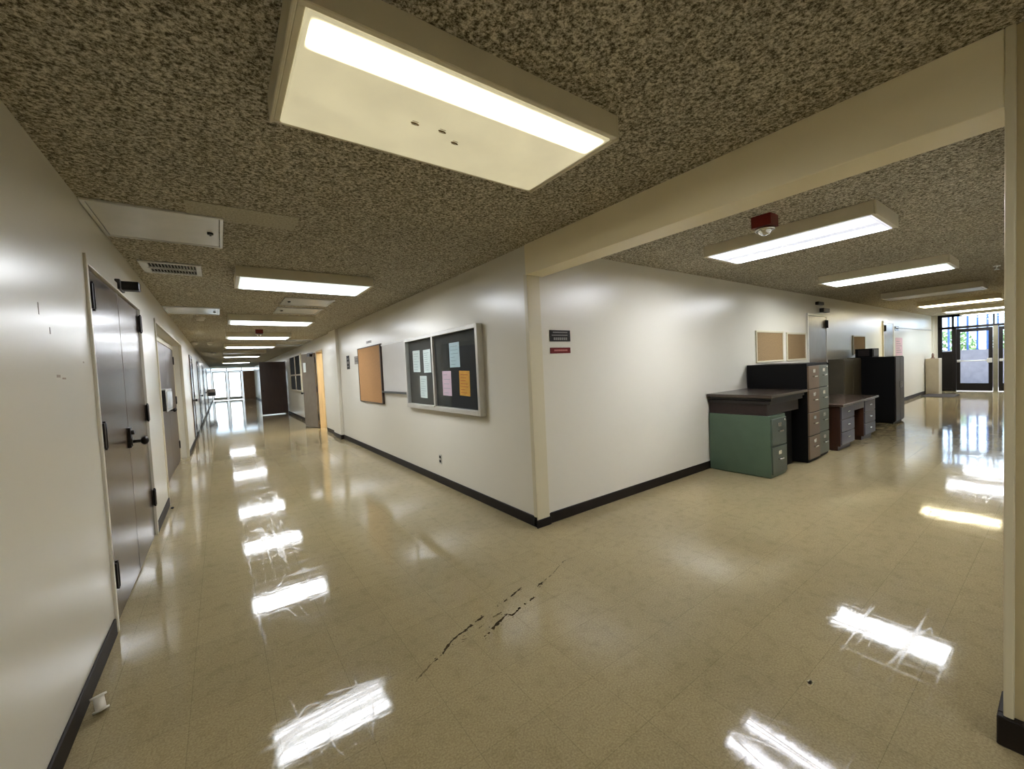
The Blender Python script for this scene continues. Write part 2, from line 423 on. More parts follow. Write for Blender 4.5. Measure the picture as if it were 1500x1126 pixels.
d = empty('door_1', (XL, (D0+D1)/2, 0), 'brown double door in the near wall with dark hinges and a dark knob', kind='structure')
fx = XL+.014
m = MB(); m.box(XL-.12, fx, D0-.02, D0+.012, 0, DZ, bev=.004); m.box(XL-.12, fx, D1-.012, D1+.02, 0, DZ, bev=.004); m.box(XL-.12, fx, D0-.02, D1+.02, DZ-.012, DZ+.045, bev=.004)
m.build('door_frame', M['wall'], d)
YM = 1.445
lx0, lx1 = XL-.05, XL-.006
la = B(lx0, lx1, D0+.018, YM-.005, .012, DZ-.018, bev=.003).build('door_leaf', M['laminate'], d)
lb = B(lx0, lx1, YM+.005, D1-.018, .012, DZ-.018, bev=.003).build('door_leaf', M['laminate'], d)
for z in (2.0, 1.17, .32): hinge(la, XL+.014, D0+.062, z, sgn=1, h=.15)
for z in (2.04, 1.2, .38): hinge(lb, XL+.014, D1-.045, z, sgn=1, h=.15)
m = B(lx1-.002, XL+.012, YM-.06, YM+.02, .985, 1.14, bev=.004)
m.build('lock_plate', M['bronze'], la)
m = MB(); m.cyl((XL+.01, YM-.02, 1.03), (XL+.065, YM-.02, 1.03), .013); m.cyl((XL+.005, YM-.02, 1.03), (XL+.018, YM-.02, 1.03), .034)
m.ball((XL+.085, YM-.02, 1.03), .034, (.75, 1, 1))
m.cyl((XL+.005, YM-.02, 1.10), (XL+.03, YM-.02, 1.10), .018)
m.build('door_knob', M['bronze'], la)
m = B(XL+.0, XL+.13, YM-.05, YM+.04, DZ+.005, DZ+.07, bev=.006); m.box(XL, XL+.03, YM-.1, YM+.09, DZ+.0, DZ+.075, bev=.004)
m.build('door_holder', M['black_metal'], d)

# doors in the recess
d = empty('door_2', (RX, 6.0, 0), 'brown double door set back in the recess past the near double door', kind='structure')
m = MB(); m.box(RX, RX+.03, 4.50, 4.56, 0, 2.14, bev=.004); m.box(RX, RX+.03, 7.22, 7.28, 0, 2.14, bev=.004); m.box(RX, RX+.03, 4.50, 7.28, 2.1, 2.16, bev=.004)
m.build('door_frame', M['trim'], d)
for a, b_ in ((4.565, 5.885), (5.89, 7.215)):
    l = B(RX, RX+.022, a, b_, .012, 2.095, bev=.003).build('door_leaf', M['laminate_mid'], d)
    for z in (1.9, 1.15, .3): hinge(l, RX+.03, a+.03 if a < 5 else b_-.03, z, h=.13)
    yk = 5.86 if a < 5 else 5.98
    mm = MB(); mm.cyl((RX+.02, yk, 1.03), (RX+.075, yk, 1.03), .012); mm.ball((RX+.09, yk, 1.03), .032, (.75, 1, 1)); mm.build('door_knob', M['bronze'], l)
struct('trim_4', B(XL-.01, XL+.014, R0-.03, R0+.012, 0, RZ+.04, bev=.004).box(XL-.01, XL+.014, R0-.03, R1+.05, RZ, RZ+.05, bev=.004).box(XL-.03, XL+.014, R1-.012, R1+.06, 0, RZ+.04, bev=.004), M['white_metal'], 'white frame around the recess past the near double door')
# further doors on the left wall
k = 3
for a, lab in ((9.9, 'first single brown door beyond the recess'), (14.0, 'second single brown door beyond the recess'), (18.4, 'third single brown door beyond the recess'), (23.5, 'last single brown door before the bright end doors')):
    d = empty('door_%d' % k, (XL, a+.45, 0), lab, kind='structure'); k += 1
    m = MB(); m.box(XL, XL+.02, a-.05, a, 0, 2.13, bev=.004); m.box(XL, XL+.02, a+.92, a+.97, 0, 2.13, bev=.004); m.box(XL, XL+.02, a-.05, a+.97, 2.1, 2.16, bev=.004)
    m.build('door_frame', M['laminate_dark'], d)
    l = B(XL, XL+.010, a+.004, a+.916, .012, 2.095, bev=.002).build('door_leaf', M['laminate'], d)
    for z in (1.9, 1.15, .3): hinge(l, XL+.016, a+.88, z, h=.13)
    mm = MB(); mm.cyl((XL+.008, a+.08, 1.03), (XL+.065, a+.08, 1.03), .012); mm.ball((XL+.08, a+.08, 1.03), .032, (.75, 1, 1)); mm.build('door_knob', M['bronze'], l)

# open door beyond the pilaster (leaf swung back against the wall), tan room behind
d = empty('door_7', (XR, P1, 0), 'grey-brown door swung open against the wall past the pilaster', kind='structure')
m = MB()
m.box(XR-.012, XR+.17, P0, P0+.04, 0, 2.2, bev=.003); m.box(XR-.012, XR+.17, P1-.04, P1, 0, 2.2, bev=.003); m.box(XR-.012, XR+.17, P0, P1, 2.16, 2.2, bev=.003)
m.build('door_frame', M['tanwall'], d)
ang = math.radians(12)
hx, hy = XR-.02, P1+.01
leafm = B(hx-.045, hx, hy, hy+.93, .012, 2.16, bev=.003)
bmesh.ops.rotate(leafm.bm, cent=(hx, hy, 0), matrix=Matrix.Rotation(ang, 3, 'Z'), verts=leafm.bm.verts)
l = leafm.build('door_leaf', M['steel_door'], d)
for z in (1.95, 1.12, .32): hinge(l, hx-.03, hy-.03, z, h=.15, sgn=-1)
pm = B(hx-.049, hx-.0455, hy+.62, hy+.80, 1.62, 1.9); bmesh.ops.rotate(pm.bm, cent=(hx, hy, 0), matrix=Matrix.Rotation(ang, 3, 'Z'), verts=pm.bm.verts)
pm.build('vision_panel', M['paper'], l)
km = MB().cyl((hx-.045, hy+.86, 1.0), (hx-.1, hy+.86, 1.0), .012).ball((hx-.11, hy+.86, 1.0), .032, (.75, 1, 1)); bmesh.ops.rotate(km.bm, cent=(hx, hy, 0), matrix=Matrix.Rotation(ang, 3, 'Z'), verts=km.bm.verts)
km.build('door_knob', M['bronze'], l)
m = B(hx-.12, hx-.045, hy+.1, hy+.32, 2.06, 2.13, bev=.005); m.box(hx-.13, hx-.11, hy-.1, hy+.25, 2.14, 2.16)
bmesh.ops.rotate(m.bm, cent=(hx, hy, 0), matrix=Matrix.Rotation(ang, 3, 'Z'), verts=m.bm.verts)
m.build('door_closer', M['bronze'], l)
# small tan room behind that door
m = MB(); m.box(XR+.16, 2.6, 11.0, 11.1, 0, H); m.box(2.5, 2.6, 7.4, 11.0, 0, H); m.box(XR+.16, 2.6, 7.3, 7.4, 0, H)
o = struct('wall_side_room', m, M['tanwall']); reorigin(o)
# dark leaf standing across the corridor
d = empty('door_8', (XR, Q0, 0), 'dark brown door standing open across the long corridor', kind='structure')
m = MB(); m.box(XR-.012, XR+.17, Q0, Q0+.04, 0, 2.2, bev=.003); m.box(XR-.012, XR+.17, Q1-.04, Q1, 0, 2.2, bev=.003); m.box(XR-.012, XR+.17, Q0, Q1, 2.16, 2.2, bev=.003)
m.build('door_frame', M['laminate_dark'], d)
l = B(-.93, -.01, Q0-.05, Q0-.005, .03, 2.18, bev=.003).build('door_leaf', M['laminate_dark'], d)
for z in (1.95, 1.1, .3): hinge(l, -.0, Q0-.055, z, h=.14)
MB().cyl((-.86, Q0-.04, 1.0), (-.86, Q0-.11, 1.0), .012).ball((-.86, Q0-.12, 1.0), .032, (1, .75, 1)).build('door_knob', M['bronze'], l)

# ------------------------------------------------------------------ end of the long corridor: glazed double door
d = empty('door_9', (-1.8, YEND, 0), 'bright glazed double door closing the far end of the long corridor', kind='structure')
def bar(m, x0, x1, z0, z1): m.box(x0, x1, YEND-.08, YEND, z0, z1, bev=.004, seg=1)
m = MB()
for x in (-2.83, -1.84, -.86): bar(m, x, x+.07, 0, 2.52)
bar(m, -2.83, .16, 2.26, 2.33); bar(m, -2.83, .16, 2.49, H); bar(m, .0, .16, 0, 2.52)
m.build('door_frame', M['alum'], d)
for x0, x1 in ((-2.75, -1.85), (-1.76, -.87)):
    m = MB()
    m.box(x0, x0+.09, YEND-.06, YEND-.02, .02, 2.25); m.box(x1-.09, x1, YEND-.06, YEND-.02, .02, 2.25); m.box(x0, x1, YEND-.06, YEND-.02, 2.15, 2.25); m.box(x0, x1, YEND-.06, YEND-.02, .02, .25)
    l = m.build('door_leaf', M['alum'], d)
    B(x0+.09, x1-.09, YEND-.043, YEND-.037, .25, 2.15).build('glass_pane', M['glass'], l)
    MB().cyl((x0+.06, YEND-.11, 1.02), (x1-.06, YEND-.11, 1.02), .016, n=10).build('push_bar', M['alum'], l)
B(-.78, .0, YEND-.07, YEND-.02, 0, 2.25, bev=.004).build('solid_panel', plain('end_panel_brown', '#94705a', .4), d)
B(-2.76, 0, YEND-.043, YEND-.037, 2.33, 2.49).build('transom_glass', M['glass'], d)
# another brown leaf held open near the end
# ------------------------------------------------------------------ end of the hall: brown framed glazing
d = empty('door_10', (XEND, -1.4, 0), 'dark brown framed glass double door at the far end of the hall', kind='structure')
X0, X1 = XEND-.10, XEND
m = MB()
def yb(y0, y1, z0, z1): m.box(X0, X1, min(y0, y1), max(y0, y1), z0, z1, bev=.004, seg=1)
yb(-.10, -.20, 0, H); yb(-.42, -.52, 0, 2.14); yb(-.10, YS, 2.06, 2.14); yb(-.10, YS, 2.46, H); yb(-.2, -.42, 1.22, 1.32); yb(-.2, -.42, 0, .1)
yb(-2.2, -2.3, 0, 2.14); yb(-2.62, YS, 0, H); yb(-.42, -.47, 2.14, H); yb(-1.3, -1.34, 2.14, H); yb(-2.2, -2.25, 2.14, H)
m.build('door_frame', M['brown_frame'], d)
B(X0+.02, X1-.02, -.42, -.20, .1, 1.22).build('solid_panel', M['brown_frame'], d)
B(X0+.045, X0+.053, -.42, -.20, 1.32, 2.06).build('sidelight_glass', M['glass'], d)
B(X0+.045, X0+.053, -2.62, -.20, 2.14, 2.46).build('transom_glass', M['glass'], d)
B(X0-.01, X1, -1.41, -1.31, 0, 2.08, bev=.004).build('mullion_post', M['post'], d)
for y0, y1 in ((-1.30, -.525), (-2.195, -1.42)):
    m = MB()
    m.box(X0+.02, X1-.02, y1-.085, y1, .02, 2.05); m.box(X0+.02, X1-.02, y0, y0+.085, .02, 2.05); m.box(X0+.02, X1-.02, y0+.085, y1-.085, 1.94, 2.05); m.box(X0+.02, X1-.02, y0+.085, y1-.085, .02, .27)
    l = m.build('door_leaf', M['brown_frame'], d)
    B(X0+.045, X0+.053, y0+.085, y1-.085, .27, 1.94).build('glass_pane', M['glass'], l)
    m = MB(); m.cyl((X0-.06, y0+.03, 1.0), (X0-.06, y1-.03, 1.0), .018, n=10); m.box(X0-.08, X0+.02, y0+.01, y0+.11, .93, 1.07, bev=.006); m.box(X0-.07, X0+.02, y1-.09, y1-.02, .96, 1.04, bev=.006)
    m.build('push_bar', M['alum'], l)
o = struct('wall_hall_end', B(XEND-.08, XEND+.1, -.10, .02, 0, H).box(XEND-.3, XEND-.08, -.02, .02, 0, H), M['wall'])

# ------------------------------------------------------------------ ceiling lights
def light(cx, cy, along, lens, label, group, z=2.44, name='ceiling_light', L=1.25, W=.62):
    """surface mounted fluorescent box; built along X then turned"""
    r = empty(name, (cx, cy, z), label, 'ceiling light', group)
    hx, hy = L/2, W/2
    def add(mb, nm, mat):
        bmesh.ops.translate(mb.bm, vec=(cx, cy, z), verts=mb.bm.verts); return mb.build(nm, mat, r)
    t = .022
    m = MB(); m.box(-hx, hx, -hy, -hy+t, -.0, .1, bev=.003, seg=1); m.box(-hx, hx, hy-t, hy, -.0, .1, bev=.003, seg=1); m.box(-hx, hx, -hy+t, hy-t, .07, .1)
    add(m, 'housing', M['white_metal'])
    for s in (-1, 1):
        m = MB(); m.box(s*(hx-t), s*hx, -hy+t, hy-t, 0, .07, bev=.003, seg=1); m.box(s*(hx), s*(hx+.012), -hy, hy, -.004, .1, bev=.003, seg=1)
        add(m, 'end_cap', M['white_metal'])
    m = MB(); m.box(-hx+t, hx-t, -hy+t, hy-t, -.006, .012, bev=.004, seg=1)
    add(m, 'lens', lens)
    if along == 'Y': r.rotation_euler = (0, 0, math.pi/2)
    return r
GL = 'fluorescent lights of the long corridor'; GR = 'fluorescent lights of the hall'
xc = -1.425
l1 = light(-1.393, -1.352, 'X', M['lens_dim'], 'big cream ceiling light overhead with one bright tube and dead insects', None)
la = light(xc, 2.06, 'X', M['lens_lit'], 'bright white ceiling light just past the vent and access hatch', GL)
lens_child = [c for c in la.children if c.name.startswith('lens')][0]
dup(la, (xc-.02, 5.40, 2.44), 'bright ceiling light just past the pair of ceiling hatches')
dup(la, (xc-.02, 8.35, 2.44), 'bright ceiling light behind the small red alarm of the long corridor')
dup(la, (xc-.03, 11.5, 2.44), 'fourth bright light along the long corridor, counted from the vent')
lo = light(xc-.04, 14.6, 'X', M['lens_off'], 'unlit ceiling light far along the long corridor', None)
dup(la, (xc-.04, 17.2, 2.44), 'bright ceiling light just beyond the unlit one in the long corridor')
dup(la, (xc-.05, 23.8, 2.44), 'last bright ceiling light before the far glazed end doors')
dup(la, (xc, -5.0, 2.44), 'added unseen ceiling light behind the viewpoint that brightens the near corridor')  # extra unseen fixture, added to light the foreground from behind
lr = light(1.93, -1.365, 'Y', M['lens_two'], 'white ceiling light behind the red alarm, with two bright bands', None)
ly = light(4.98, -1.345, 'Y', M['lens_lit'], 'narrow looking white ceiling light above the filing cabinets, second in the hall', GR)
light(8.35, -1.30, 'Y', M['lens_off'], 'unlit ceiling light in the hall between lit ones', None)
light(11.35, -1.29, 'Y', M['lens_warm'], 'yellowish ceiling light toward the end of the hall', None)
def dupr(root, loc, label):
    return dup(root, loc, label)
dupr(ly, (14.4, -1.29, 2.44), 'white ceiling light next after the yellowish one in the hall')
dupr(ly, (16.7, -1.36, 2.44), 'white ceiling light nearest the brown framed glass doors')
# dead insects lying in the big light's lens
lens1 = [c for c in l1.children if c.name.startswith('lens')][0]
for x, y, a in ((-1.5635, -1.322, .2), (-1.449, -1.3274, 1.2), (-1.3673, -1.2781, 2.2)):
    m = MB(); m.ball((x, y, 2.4335), .008, (2.0, .8, .35), n=10); m.ball((x+.016, y+.004, 2.4335), .005, (1, 1, .5), n=8)
    m.box(x-.012, x+.012, y-.013, y-.011, 2.433, 2.434); m.box(x-.008, x+.014, y+.009, y+.011, 2.433, 2.434)
    m.build('dead_insect', M['insect'], l1)

# ------------------------------------------------------------------ ceiling fittings
def hatch(x0, x1, y0, y1, lab, latch, grp=None):
    r = empty('access_panel', ((x0+x1)/2, (y0+y1)/2, H), lab, 'access panel', grp)
    m = MB(); t = .022; z0 = H-.016
    m.box(x0, x1, y0, y0+t, z0, H, bev=.003, seg=1); m.box(x0, x1, y1-t, y1, z0, H, bev=.003, seg=1); m.box(x0, x0+t, y0+t, y1-t, z0, H, bev=.003, seg=1); m.box(x1-t, x1, y0+t, y1-t, z0, H, bev=.003, seg=1)
    m.build('frame', M['panel_white'], r)
    B(x0+t+.003, x1-t-.003, y0+t+.003, y1-t-.003, H-.011, H-.002, bev=.002, seg=1).build('hatch_door', M['panel_white'], r)
    lx, ly_ = latch
    MB().cyl((lx, ly_, H-.022), (lx, ly_, H-.01), .018).box(lx-.006, lx+.006, ly_-.035, ly_+.035, H-.024, H-.018).build('latch', M['slot'], r)
    return r
hatch(XL+.004, -2.158, .45, 1.165, 'white ceiling access panel touching the near wall above the double door', (-2.235, .80))
hatch(XL+.004, -2.185, 4.48, 5.18, 'white ceiling access panel at the near wall above the recess', (-2.25, 4.85))
hatch(-1.48, -.852, 3.28, 3.88, 'nearer of two white ceiling hatches side by side between lights', (-1.40, 3.55))
hatch(-1.48, -.852, 4.15, 4.77, 'further of two white ceiling hatches side by side between lights', (-1.40, 4.42))
hatch(-.74, -.04, 9.85, 10.4, 'white ceiling hatch above the open grey-brown door', (-.66, 10.1))
hatch(-.88, .0, 11.7, 12.3, 'white ceiling hatch furthest along the long corridor', (-.8, 12.0))
for x0, x1 in ((-2.35, -1.74),):
    tag(B(x0, x1, .22, .50, H-.006, H, bev=.002, seg=1).build('ceiling_patch', M['patch']), 'paler strip of ceiling tile beside the near access panel', 'ceiling tile')
r = empty('air_vent', (-2.54, 2.1, H), 'white louvred air vent in the ceiling with dark slots', 'air vent')
m = MB(); x0, x1, y0, y1 = -2.76, -2.32, 1.86, 2.32; t = .045
m.box(x0, x1, y0, y0+t, H-.014, H, bev=.004, seg=1); m.box(x0, x1, y1-t, y1, H-.014, H, bev=.004, seg=1); m.box(x0, x0+t*1.4, y0+t, y1-t, H-.014, H, bev=.004, seg=1); m.box(x1-t, x1, y0+t, y1-t, H-.014, H, bev=.004, seg=1)
m.build('frame', M['panel_white'], r)
B(x0+t, x1-t, y0+t, y1-t, H-.003, H-.001).build('backing', M['slot'], r)
for i in range(14):
    xx = x0+t*1.4+.02+i*.0225
    B(xx, xx+.003, y0+t, y1-t, H-.022, H-.002, rot=(-.6, 'Y')).build('slat', M['panel_white'], r)
B(x0+t, x1-t, (y0+y1)/2-.01, (y0+y1)/2+.01, H-.018, H-.003).build('crossbar', M['panel_white'], r)

def detector(x, y, lab, s=1):
    r = empty('smoke_detector', (x, y, H), lab, 'smoke detector')
    MB().cyl((x, y, H-.02*s), (x, y, H), .075*s, n=28).build('mounting_plate', M['white_plastic'], r)
    MB().cyl((x, y, H-.055*s), (x, y, H-.02*s), .05*s, .066*s, n=28).cyl((x, y, H-.062*s), (x, y, H-.055*s), .02*s, n=16).build('sensor_head', M['white_plastic'], r)
detector(-2.45, 5.62, 'round pale smoke detector on the ceiling just past the access panel above the recess')
detector(-2.74, 11.0, 'pale round detector far along the corridor, close to the near wall')
detector(-2.41, 11.0, 'pale round detector far along the corridor, out from the near wall')
detector(-2.38, 15.5, 'small pale detector beside the lights farthest down the corridor')
def alarm(x, y, lab, s=1):
    r = empty('fire_alarm', (x, y, H), lab, 'fire alarm')
    B(x-.07*s, x+.07*s, y-.07*s, y+.07*s, H-.085*s, H+.003, bev=.004*s).build('alarm_body', M['red_plastic'], r)
    MB().torus((x, y, H-.10*s), .058*s, .012*s).ball((x, y, H-.09*s), .05*s, (1, 1, 1.1), keep=lambda c: c.z < H-.085*s).build('strobe_lens', M['chrome'], r)
alarm(1.26, -1.42, 'red ceiling fire alarm with clear ring, hanging just past the beam')
alarm(-1.5, 7.45, 'small dark red ceiling fire alarm down the long corridor between lights')
r = empty('sprinkler_head', (6.4, -2.2, H), 'tiny brass sprinkler head on the hall ceiling close to the edge post', 'sprinkler')
MB().cyl((6.4, -2.2, H-.012), (6.4, -2.2, H+.003), .035).cyl((6.4, -2.2, H-.05), (6.4, -2.2, H-.012), .010).build('stem', M['chrome'], r)
MB().cyl((6.4, -2.2, H-.056), (6.4, -2.2, H-.05), .025, n=16).build('deflector', M['chrome'], r)

# ------------------------------------------------------------------ things on the board wall (x = XR, facing -X)
XB = XR
r = empty('display_case', (XB, 1.83, .966), 'aluminium framed black display case with pinned papers', 'notice board')
y0, y1, z0, z1, dp, t = .80, 2.86, .966, 1.945, .075, .045
m = MB()
m.box(XB-dp, XB, y0, y0+t, z0, z1, bev=.004); m.box(XB-dp, XB, y1-t, y1, z0, z1, bev=.004); m.box(XB-dp, XB, y0+t, y1-t, z1-t, z1, bev=.004); m.box(XB-dp, XB, y0+t, y1-t, z0, z0+t*1.3, bev=.004)
m.build('frame', M['alum'], r)
B(XB-.02, XB, y0+t, y1-t, z0+t*1.3, z1-t).build('back_panel', M['felt'], r)
B(XB-dp-.004, XB-dp+.03, 1.885, 1.925, z0+t, z1-t, bev=.004).build('divider', M['alum'], r)
for a, b_ in ((y0+t, 1.885), (1.925, y1-t)):
    B(XB-dp+.020, XB-dp+.024, a, b_, z0+t*1.3, z1-t).build('glass_pane', M['glass'], r)
MB().cyl((XB-dp-.012, 1.905, 1.02), (XB-dp-.004, 1.905, 1.02), .012, n=12).build('lock', M['chrome'], r)
def paper(yc, zc, w_, h_, mat, lab, rot=0, lines=7, ink='ink'):
    x = XB-.0225
    m = B(x-.0008, x, yc-w_/2, yc+w_/2, zc-h_/2, zc+h_/2)
    rt = Matrix.Rotation(rot, 3, 'X')
    bmesh.ops.rotate(m.bm, cent=(x, yc, zc), matrix=rt, verts=m.bm.verts)
    o = m.build('paper_notice', mat); tag(o, lab, 'paper', 'papers pinned in the display case')
    m = MB()
    for i in range(lines):
        z = zc+h_/2-.045-i*(h_-.08)/max(1, lines-1)
        ln = (w_-.06)*random.uniform(.5, 1)
        m.box(x-.0014, x-.0008, yc+w_/2-.03-ln, yc+w_/2-.03, z-.0025, z+.0025)
    bmesh.ops.rotate(m.bm, cent=(x, yc, zc), matrix=rt, verts=m.bm.verts)
    m.build('printed_text', M[ink], o)
paper(2.545, 1.615, .245, .30, M['paper'], 'white sheet, upper one farthest from the corner in the case', .02)
paper(2.19, 1.605, .225, .305, M['paper'], 'white sheet with a dark printed block beside the divider of the case', -.01, 9)
paper(2.345, 1.26, .225, .30, M['paper'], 'white sheet pinned alone in the lower row under two upright sheets', .015, 8)
paper(1.41, 1.645, .25, .29, M['paper_blue'], 'pale blue sheet pinned high in the panel nearest the corner', 0, 6)
paper(1.64, 1.31, .235, .30, M['paper_pink'], 'pink sheet pinned low beside the divider of the display case', .01, 5)
paper(1.20, 1.312, .24, .285, M['paper_orange'], 'orange flyer pinned low nearest the corner in the display case', .03, 7, 'ink_red')

r = empty('whiteboard', (XB, 3.46, 1.16), 'blank whiteboard with a dark tray between cork board and display case', 'whiteboard')
B(XB-.014, XB, 2.875, 4.03, 1.165, 1.935).build('writing_surface', M['whiteboard'], r)
m = MB(); m.box(XB-.022, XB, 2.868, 4.05, 1.935, 1.96, bev=.003); m.build('top_rail', M['alum'], r)
m = MB(); m.box(XB-.05, XB, 2.868, 4.04, 1.145, 1.165, bev=.003); m.box(XB-.054, XB-.046, 2.868, 4.04, 1.145, 1.178); m.build('pen_tray', plain('dark_tray', '#5b5f60', .35, metal=.6), r)
r = empty('cork_board', (XB, 4.75, .95), 'large tan cork board in a thin dark frame next to the whiteboard', 'cork board')
B(XB-.03, XB, 4.09, 5.44, .96, 1.965).build('cork_surface', plain('tan_cork', '#ad8150', .85, var=.15, scale=60, bmp=.3), r)
m = MB(); m.box(XB-.036, XB, 4.06, 4.10, .945, 1.98, bev=.003); m.box(XB-.036, XB, 5.43, 5.455, .945, 1.98, bev=.003); m.box(XB-.036, XB, 4.06, 5.455, 1.962, 1.98, bev=.003); m.box(XB-.036, XB, 4.06, 5.455, .945, .962, bev=.003)
m.build('frame', plain('dark_brown_frame', '#3a2a1e', .5), r)
def sign(face, a0, a1, z0, z1, mat, lab, rows, tm, th=.008):
    """face: 'x' on the board wall, 'y' on the hall wall"""
    if face == 'x':
        o = B(XR-th, XR, a0, a1, z0, z1, bev=.002, seg=1).build('wall_sign', mat)
    else:
        o = B(a0, a1, .02-th, .02, z0, z1, bev=.002, seg=1).build('wall_sign', mat)
    tag(o, lab, 'sign')
    for (zc, hh, segs) in rows:
        m = MB()
        for (u, v) in segs:
            p, q = a0+(a1-a0)*u, a0+(a1-a0)*v
            if face == 'x': m.box(XR-th-.0015, XR-th, p, q, zc-hh/2, zc+hh/2)
            else: m.box(p, q, .02-th-.0015, .02-th, zc-hh/2, zc+hh/2)
        m.build('lettering', tm, o)
    return o
def letters(a, b_, n):
    s = (b_-a)/n; return [(a+i*s+s*.12, a+(i+1)*s-s*.12) for i in range(n)]
sign('y', .262, .522, 1.69, 1.795, M['sign_black'], 'small black wall sign near the corner post, above the red one',
     [(1.775, .010, letters(.14, .86, 16)), (1.748, .010, letters(.08, .86, 18)), (1.715, .024, letters(.16, .84, 7))], M['sign_text'])
sign('y', .260, .518, 1.578, 1.632, M['sign_red'], 'narrow red wall sign near the corner post, below the black one',
     [(1.606, .016, letters(.18, .84, 12))], M['sign_text_red'])
sign('x', 6.22, 6.44, 1.60, 1.89, M['sign_black'], 'narrow dark sign standing upright on the wall near the pilaster', [(1.82, .02, letters(.2, .8, 4)), (1.74, .05, letters(.2, .8, 3)), (1.66, .02, letters(.2, .8, 5))], M['sign_text'])
sign('x', 5.50, 5.80, 1.69, 1.845, M['steel_door'], 'small grey plate just beside the large cork board edge', [(1.79, .012, letters(.2, .8, 8)), (1.75, .012, letters(.2, .8, 8))], M['sign_black'])
sign('x', 4.62, 4.92, 2.04, 2.085, M['steel_door'], 'small grey plate on the wall above the large cork board', [(2.062, .012, letters(.2, .8, 8))], M['sign_black'])
r = empty('wall_outlet', (XR, 1.985, .25), 'dark power outlet plate low on the wall under the display case', 'outlet')
B(XR-.006, XR, 1.945, 2.025, .26, .385, bev=.002, seg=1).build('cover_plate', M['alum'], r)
for z in (.295, .35): B(XR-.009, XR-.006, 1.962, 2.008, z-.017, z+.017, bev=.001, seg=1).build('socket', M['slot'], r)
# far notice board by the open doors
r = empty('notice_board', (XR, 13.7, 1.02), 'dark two-column notice board far along the wall past the open door', 'notice board')
B(XR-.03, XR, 12.5, 15.0, 1.04, 2.24).build('back_panel', M['felt'], r)
m = MB()
for y in (12.45, 13.65, 14.95): m.box(XR-.05, XR, y, y+.09, 1.0, 2.28, bev=.003, seg=1)
m.box(XR-.05, XR, 12.45, 15.04, 2.24, 2.30, bev=.003, seg=1); m.box(XR-.05, XR, 12.45, 15.04, .98, 1.04, bev=.003, seg=1); m.box(XR-.05, XR, 12.54, 14.95, 1.55, 1.60, bev=.003, seg=1)
m.build('frame', M['white_metal'], r)

# ------------------------------------------------------------------ pale box on the near wall
r = empty('wall_box', (XL, 3.95, 1.12), 'pale grey box projecting from the near wall at the recess', 'wall box')
B(RX, XL+.05, 3.60, 4.30, 1.12, 1.40, bev=.008).build('box_body', M['pale_box'], r)
B(XL+.05, XL+.056, 3.63, 4.27, 1.15, 1.37, bev=.002, seg=1).build('front_plate', M['panel_white'], r)
B(RX+.02, XL+.045, 3.590, 3.60, 1.135, 1.385).build('dark_side_plate', M['slot'], r)  # dark plate over the near side face of the box
r = empty('wall_fixture', (XL, 24.9, .7), 'small dark box low on the near wall near the bright end doors', 'wall box')
B(XL, XL+.35, 24.9, 25.3, .70, 1.08, bev=.02).build('box_body', M['steel_door'], r)
B(XL+.02, XL+.33, 24.893, 24.9, .72, .9).build('dark_side_plate', M['slot'], r)  # dark plate on the lower part of the near side face

# ------------------------------------------------------------------ hall wall (y = .02, facing -Y)
YW = .02
def cork(x0, x1, z0, z1, lab):
    r = empty('cork_board', ((x0+x1)/2, YW, z0), lab, 'cork board')
    B(x0+.02, x1-.02, YW-.016, YW, z0+.02, z1-.02).build('cork_surface', M['cork'], r)
    m = MB(); t = .028
    m.box(x0, x1, YW-.022, YW, z0, z0+t, bev=.003, seg=1); m.box(x0, x1, YW-.022, YW, z1-t, z1, bev=.003, seg=1); m.box(x0, x0+t, YW-.022, YW, z0+t, z1-t, bev=.003, seg=1); m.box(x1-t, x1, YW-.022, YW, z0+t, z1-t, bev=.003, seg=1)
    m.build('frame', M['trim'], r)
cork(4.40, 5.38, 1.36, 1.855, 'tan cork board over the filing cabinets, nearer to the corner')
cork(5.52, 6.34, 1.36, 1.84, 'tan cork board over the filing cabinets, next to the steel door')
cork(9.0, 9.86, 1.385, 1.82, 'small tan cork board above the tall black cabinet')
def hall_door(n, x0, x1, z1, lab):
    d = empty('door_%d' % n, ((x0+x1)/2, YW, 0), lab, kind='structure')
    m = MB(); m.box(x0-.04, x0, YW-.025, YW, 0, z1, bev=.004); m.box(x1, x1+.04, YW-.025, YW, 0, z1, bev=.004); m.box(x0-.04, x1+.04, YW-.025, YW, z1, z1+.045, bev=.004)
    m.build('door_frame', M['wall'], d)
    l = B(x0+.004, x1-.004, YW-.018, YW, .012, z1-.004, bev=.003).build('door_leaf', M['steel_door'], d)
    return d, l
d, l = hall_door(11, 6.47, 7.36, 2.16, 'grey-brown steel door on the hall wall behind the filing cabinets')
for z in (2.02, 1.2, .3): hinge(l, 7.33, YW-.03, z, h=.15)
B(6.98, 7.30, YW-.10, YW-.03, 2.235, 2.31, bev=.006).build('door_closer', M['bronze'], d)
d2_, l = hall_door(12, 11.40, 12.30, 2.16, 'grey-brown door further down the hall wall behind the tall black cabinet')
for z in (2.02, 1.2, .3): hinge(l, 11.43, YW-.03, z, h=.15)
tag(B(6.86, 7.14, YW-.06, YW, 2.37, 2.43, bev=.01).build('wall_sensor', M['bronze']), 'small dark box on the wall above the steel door', 'wall box')
o = tag(B(12.62, 13.35, YW-.004, YW+.001, 1.30, 1.79).build('paper_notice', M['paper_pink']), 'pinkish notice on the hall wall past the further door', 'paper')
m = MB()
for i in range(6): m.box(12.7, 13.25-.1*(i % 3), YW-.0055, YW-.004, 1.38+i*.06, 1.395+i*.06)
m.build('printed_text', M['ink'], o)
